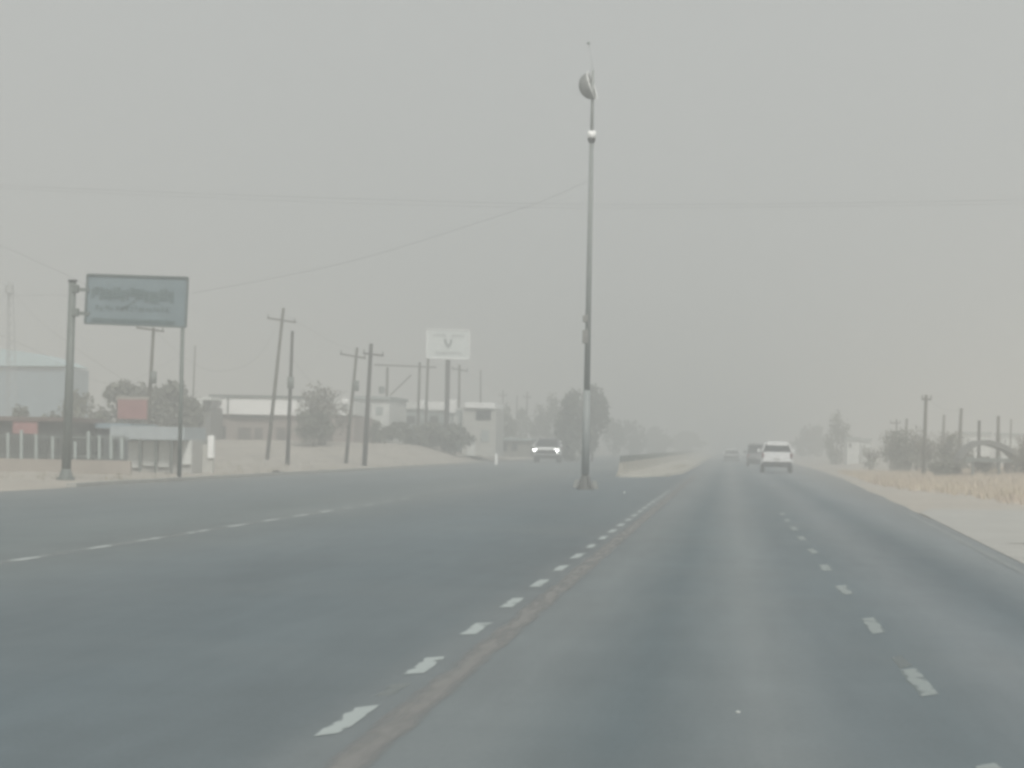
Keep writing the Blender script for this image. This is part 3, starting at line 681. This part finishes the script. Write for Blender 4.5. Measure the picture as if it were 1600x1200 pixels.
# embankment building: long shop with white fascia
Y = 172; t, p = bld('long_shop', 440, Y, 'long low shop with a bright white fascia and brown walls')
wallbox(t, p, Y, 322, 552, 648, 712, 9, 'wall', M_brown)
f_ = wallbox(t, p, Y, 330, 463, 621, 648, 9.5, 'fascia', M_white, -.35)
wallbox(t, p, Y, 326, 468, 617.5, 621, 9.9, 'roof_edge', M_steel, -.5)
wallbox(t, p, Y, 355, 357, 622, 647, .05, 'fascia_joint', M_steel, -.41)
wallbox(t, p, Y, 463, 552, 626, 648, 9.2, 'fascia', M_offw, -.2, 'greyer half of the fascia behind the leafless tree')
wallbox(t, p, Y, 360, 425, 648, 652, .3, 'fascia_shadow', M_black, -.32)  # black strip painting in the shadow line under the fascia
for x0, x1 in ((372, 392), (398, 410), (432, 446), (500, 520)): wallbox(t, p, Y, x0, x1, 668, 690, .1, 'window', mat('dusty_window', (.12, .11, .1), .3, .1), -.07)
wallbox(t, p, Y, 340, 352, 665, 708, .1, 'door', M_dark, -.07)
wallbox(t, p, Y, 531, 545, 639, 649, .3, 'lamp_box', M_white, -.6); wallbox(t, p, Y, 535, 544, 622, 631, .3, 'lamp_box', M_white, -.6)
Y = 168; t, p = bld('gatehouse', 318, Y, 'small dark gatehouse with a white corner roof beside the long shop')
wallbox(t, p, Y, 306, 329, 636, 712, 4, 'wall', mat('dim_grey_wall', (.16, .165, .16), .9, .15))
wallbox(t, p, Y, 305, 329, 620, 625, 4.6, 'roof', M_offw, -.3); wallbox(t, p, Y, 306, 316, 625, 640, .5, 'corner_panel', M_offw, -.32)
wallbox(t, p, Y, 317, 328, 625, 640, .3, 'opening', M_dark, -.15)
Y = 188; t, p = bld('pale_workshop', 578, Y, 'pale workshop behind the thick dark pole')
wallbox(t, p, Y, 553, 607, 622, 708, 10, 'wall', M_offw); wallbox(t, p, Y, 549, 610, 619, 623.5, 10.6, 'roof', M_greywall, -.3)
wallbox(t, p, Y, 556, 568, 640, 662, .1, 'window', M_dark, -.07); wallbox(t, p, Y, 588, 598, 636, 648, .1, 'window', M_greywall, -.07)
Y = 205; t, p = bld('grey_workshop', 650, Y, 'grey-green workshop with a white parapet behind the gantry and billboard post')
wallbox(t, p, Y, 611, 718, 640, 708, 10, 'wall', M_greywall)
for x0, x1, y0, y1, m_ in ((624, 652, 628, 638, M_offw), (654, 662, 625, 638, M_white), (669, 694, 628, 640, M_white), (701, 712, 624, 644, M_white)): wallbox(t, p, Y, x0, x1, y0, y1 + 1, 1, 'parapet', m_, -.25)
wallbox(t, p, Y, 611, 718, 636, 640, 10.2, 'roof', M_offw, -.1)
for x0, x1 in ((618, 630), (636, 648), (672, 684)): wallbox(t, p, Y, x0, x1, 650, 662, .1, 'window', M_dark, -.07)
for x0, x1 in ((698, 703), (709, 714)): wallbox(t, p, Y, x0, x1, 650, 676, .3, 'pillar', M_offw, -.3)
Y = 200; t, p = bld('white_topped_shop', 748, Y, 'pale shop with a bright white roof band and dark upper window')
wallbox(t, p, Y, 723, 774, 637, 712, 7, 'wall', mat('pale_stone_wall', (.45, .45, .42), .9, .1)); wallbox(t, p, Y, 727, 773, 629, 637.5, 7.6, 'roof_band', M_white, -.3)
wallbox(t, p, Y, 744, 767, 641, 656, .12, 'window', M_glass, -.08); wallbox(t, p, Y, 730, 742, 682, 712, .12, 'door', M_offw, -.08); wallbox(t, p, Y, 752, 764, 672, 690, .12, 'window', M_greywall, -.08)
Y = 215; t, p = bld('brick_shed', 790, Y, 'hazy low shed between the white-topped shop and the oncoming pickup', 'shed')
wallbox(t, p, Y, 777, 828, 688, 714, 5, 'wall', mat('hazy_tan_wall', (.26, .25, .22), .9, .1)); wallbox(t, p, Y, 775, 831, 684, 688.5, 5.6, 'roof', M_greywall, -.3)
for x0, x1 in ((784, 792), (800, 808)): wallbox(t, p, Y, x0, x1, 693, 704, .1, 'window', M_dark, -.07)
Y = 300; t, p = bld('far_white_gable', 818, Y, 'tiny white gabled hut seen through the hazy trees', 'hut')
wallbox(t, p, Y, 814, 826, 664, 706, 4, 'wall', M_white); a, c_, d_ = P(813, 664, Y) - p, P(827, 664, Y) - p, P(826, 656, Y) - p
MB().poly([a, c_, d_], Vector((0, 4, 0))).build('roof', M_white, t)
# white bollard
g = G(775, 726); MB().tube((0, 0, 0), (0, 0, .75), .13, .11, 12).ball((0, 0, .75), .11, 2).build('bollard', M_white, label='small white bollard at the left road edge before the side street', cat='bollard').location = g
# debris
g = G(435, 740); rb = MB()
for k in range(7): rb.ball((R.uniform(-.25, .25), R.uniform(-.1, .1), .06), (R.uniform(.07, .14), .08, R.uniform(.05, .1)), 1)
rb.build('tyre_scrap', M_rubber, label='dark scrap of shredded tyre on the left shoulder', cat='debris').location = g
for (px, py, r_, l) in ((1153, 1122, .017, 'tiny white stone lying in the driving lane'), (975, 771, .05, 'tiny pale stone on the asphalt near the median')):
    g = G(px, py); k = MB().ball((0, 0, r_ * .3), (r_, r_ * 1.3, r_ * .6), 2).build('stone', mat('chalk_stone', (.42, .45, .44), .8), label=l, cat='stone'); k.location = g + Vector((0, 0, .004))
# guard rail on concrete barrier in median
gr = thing('guard_rail', (-5.6, 121, 0), 'dark guard rail on a pale concrete barrier along the median', 'guard rail')
rings = [];
for y in (0, 500): rings.append([(-.28, y, 0), (.28, y, 0), (.14, y, .3), (.09, y, .74), (-.09, y, .74), (-.14, y, .3)])
MB().loft(rings).build('barrier', M_median, gr)
for z in (.86, 1.02): pass
MB().box((0, 250, .98), (.1, 500, .2)).build('rail', M_steel, gr)
for k in range(60):
    MB().box((.0, .3 + k * 4, .84), (.14, .16, .26)).build('post', M_steel, gr)

# arched shed on the right
Y = 138.0; t, p = bld('arched_shed', 1545, Y, 'open shed with a dark arched roof beyond the right verge', 'shed')
arc = [(1500, 722), (1512, 706), (1528, 696.5), (1545, 695), (1562, 699), (1578, 706), (1592, 720)]
q0 = [P(x, y, Y) - p for x, y in arc]; fine = []
for i in range(len(q0) - 1):
    for s in range(4): fine.append(q0[i].lerp(q0[i + 1], s / 4))
fine.append(q0[-1]); up = Vector((0, 0, .3))
MB().loft([[v + Vector((0, yy, 0)) for v in fine] + [v + up + Vector((0, yy, 0)) for v in fine[::-1]] for yy in (0, 4)]).build('roof', mat('dark_grey_roof', (.15, .155, .15), .7, .15), t)
for x in (1520, 1561, 1588):
    for yy in (.3, 3.7): MB().tube(B(x, Y + yy) - p, P(x, 712, Y + yy) - p, .09, .09, 8).build('post', M_steel, t)
wallbox(t, p, Y, 1508, 1586, 716, 722, .3, 'fascia', M_steel, .1)
wallbox(t, p, Y, 1570, 1582, 722, 745, .6, 'panel', M_brown, 1.0)
for (x0, x1, y0, Y, l) in ((1324, 1343, 686, 250, 'small white far house, left of two above the yellow grass'), (1346, 1361, 688, 260, 'small white far house, right of two above the yellow grass'),
                           (1444, 1454, 697, 190, 'tiny white hut glimpsed beside the tallest right pole'), (1508, 1548, 678, 240, 'long pale far building behind the arched shed'), (1566, 1640, 680, 245, 'pale far building at the right frame edge')):
    t, p = bld('far_house', (x0 + x1) / 2, Y, l, 'house', 'pale far houses on the right')
    wallbox(t, p, Y, x0, x1, y0, 735, 6, 'wall', M_offw); wallbox(t, p, Y, x0 - 2, x1 + 2, y0 - 3, y0, 6.6, 'roof', M_greywall, -.3)
    wallbox(t, p, Y, x0 + 3, x0 + 6, y0 + 7, y0 + 13, .1, 'window', M_dark, -.07)

# ------------------------------------------------------------------ vehicles (local: +Y is forward, z=0 ground)
def ring(y, w_, z0, z1, cr=.12, wt=None):
    """rounded section at station y; wt = width at the top"""
    wt = w_ if wt is None else wt; h = z1 - z0; c_ = min(cr, h * .4)
    return [(-w_ + c_ * .5, y, z0), (w_ - c_ * .5, y, z0), (w_, y, z0 + c_), (w_ * .5 + wt * .5 + .02, y, z0 + h * .55), (wt, y, z1 - c_), (wt - c_, y, z1),
            (-wt + c_, y, z1), (-wt, y, z1 - c_), (-w_ * .5 - wt * .5 - .02, y, z0 + h * .55), (-w_, y, z0 + c_)]
def wheel(t, x, y, r):
    o = MB().tube((x - .11, y, r), (x + .11, y, r), r, r, 22).build('wheel', M_rubber, t, smooth=False)
    s = 1 if x > 0 else -1
    MB().tube((x + s * .1, y, r), (x + s * .125, y, r), r * .62, r * .58, 16).build('rim', M_rim, o)
def suv(label, loc, rz, paint, L=4.9, W=1.95, H=1.85, lit=False, pickup=False, group=None, name='suv', cat='suv', hood=1.05, gc=.34, bf=.58, dark_face=False, roofpaint=None, tf=.84, rt=.12):
    t = thing(name, loc, label, cat, group, rz); w2 = W / 2; a = L / 2
    belt = H * bf
    bd = MB().loft([ring(-a, w2 * .86, .45, belt * .96, .1, w2 * .84), ring(-a + .12, w2 * .97, gc, belt, .12, w2 * .93), ring(-a + 1, w2, gc, belt, .12, w2 * .95), ring(a * .25, w2, gc, belt, .12, w2 * .94),
                     ring(a * .5, w2, gc, belt * .98, .14, w2 * .92), ring(a - .35, w2 * .96, gc, hood, .16, w2 * .86), ring(a - .05, w2 * .9, .42, hood - .12, .14, w2 * .8), ring(a, w2 * .82, .48, hood - .22, .1, w2 * .74)])
    bd.build('body', paint, t, smooth=False)
    r0, r1 = (-a + .2, -a + .5) if not pickup else (-a * .22, -a * .1)
    f0, f1 = a * .1, a * .46
    def cab(y, w_, z): return [(-w_, y, belt - .02), (w_, y, belt - .02), (w_ - .16 * (z - belt) / (H - belt) - .02, y, z), (-w_ + .16 * (z - belt) / (H - belt) + .02, y, z)]
    gm = MB(); wg = w2 * .93
    gm.loft([[(-wg, r0, belt - .02), (wg, r0, belt - .02), (wg * .97, r0 + .01, belt), (-wg * .97, r0 + .01, belt)], [(-wg, r1, belt - .02), (wg, r1, belt - .02), (wg * tf, r1, H - .09), (-wg * tf, r1, H - .09)],
             [(-wg, f0, belt - .02), (wg, f0, belt - .02), (wg * tf, f0, H - .09), (-wg * tf, f0, H - .09)], [(-wg, f1, belt - .02), (wg, f1, belt - .02), (wg * .97, f1 - .01, belt), (-wg * .97, f1 - .01, belt)]])
    gm.build('window_glass', M_glass, t)
    rf = MB().loft([ring(r1 - .14 - rt * .5, wg * (tf - .02), H - rt - .03, H - .05, .04, wg * (tf - .1)), ring(r1 + .1, wg * (tf + .02), H - rt, H, .05, wg * (tf - .06)),
                     ring(f0 - .2, wg * (tf + .02), H - rt, H, .05, wg * (tf - .06)), ring(f0 + .06, wg * (tf - .02), H - .13, H - .06, .03, wg * (tf - .06))])
    rf.build('roof', roofpaint or paint, t)
    pl = MB()
    for s in (-1, 1):
        pl.bar((s * wg * .99, f1, belt), (s * wg * (tf + .02), f0, H - .09), .07, .06); pl.bar((s * wg * .99, r0 + .02, belt), (s * wg * (tf + .02), r1, H - .09), .05, .08)
        pl.bar((s * wg, (f0 + r1) / 2, belt), (s * wg * (tf + .02), (f0 + r1) / 2, H - .09), .05, .08)
    pl.build('pillar', roofpaint or paint, t)
    if pickup:
        bdp = MB()
        for s in (-1, 1): bdp.box((s * (w2 - .1), -a * .62, belt + .02), (.1, a * .72, .08))
        bdp.build('bed_rail', M_black, t)
    for s in (-1, 1):
        wheel(t, s * (w2 - .13), -a + .95, .38); wheel(t, s * (w2 - .13), a - .95, .38)
        MB().box((s * (w2 - .15), a - .06, hood - .28), (.34, .16, .2), bevel=.04).build('headlight', M_head if lit else M_chrome, t)
        MB().box((s * (w2 - .12), -a + .05, belt - .22), (.15, .2, .34), bevel=.03).build('tail_light', M_tail, t)
        MB().box((s * (w2 + .12), f1 - .15, belt + .1), (.22, .12, .2), bevel=.04).build('mirror', paint if not lit else M_carwhite, t)
    MB().box((0, a - .0, hood - (.42 if dark_face else .33)), (W * (.86 if dark_face else .5), .16, .34 if dark_face else .24), bevel=.03).build('grille', M_black, t)
    MB().box((0, a + .02, .5), (W * (.98 if dark_face else .88), .24, .34 if dark_face else .22), bevel=.06).build('bumper', M_black, t)
    MB().box((0, -a - .04, .56), (W * .93, .22, .36), bevel=.06).build('bumper', M_black, t)
    MB().box((0, -a - .02, belt - .45), (.42, .04, .16)).build('number_plate', M_plate, t)
    MB().box((0, 0, gc - .03), (W * .75, L * .8, .16)).build('underbody', M_black, t)
    return t
def at(px, d_h):
    """road point: column px, depth from pixels under the horizon"""
    Y = F_PX * CAM_H / d_h; p = B(px, Y); p.z = .004; return p
suv('large white suv seen from behind in the right lane ahead', at(1212.5, 36.5), 0, M_carwhite, 5.0, 2.12, 2.1, name='white_suv', hood=1.25, gc=.5, bf=.66, tf=.74, rt=.24)
suv('dull grey suv half hidden beyond the large white one', at(1183.5, 28), 0, M_cargrey, 4.9, 2.0, 2.05, name='grey_suv')
suv('small pale car far ahead in the driving lane', at(1143, 21), 0, M_carwhite, 4.4, 1.85, 1.5, name='pale_car', cat='car', hood=.9, gc=.24)
suv('white pickup truck approaching with headlights on in the far carriageway', at(856, 27.7), math.pi, M_carwhite, 5.3, 2.25, 2.2, lit=True, pickup=True, name='pickup_truck', cat='pickup truck', hood=1.36, gc=.6, bf=.64, dark_face=True, roofpaint=M_cargrey, tf=.78)
suv('tiny distant car with lights behind the oncoming pickup', B(885, 360) + Vector((0, 0, .004)), math.pi, M_carwhite, 4.5, 1.9, 1.6, lit=True, name='distant_car', cat='car')

# ------------------------------------------------------------------ dust haze
hz = MB(); hz.box((0, 1200, 8.6), (4200, 2700, 20.6))
hm = bpy.data.materials.new('dust_haze'); hm.use_nodes = True; n = hm.node_tree; n.nodes.clear()
out = n.nodes.new('ShaderNodeOutputMaterial'); pv = n.nodes.new('ShaderNodeVolumePrincipled')
pv.inputs['Color'].default_value = (.93, .935, .925, 1); pv.inputs['Density'].default_value = HAZE_DENSITY; pv.inputs['Anisotropy'].default_value = .5
n.links.new(pv.outputs[0], out.inputs['Volume'])
hz.build('haze', hm, kind='stuff', label='pale blowing dust filling the air')
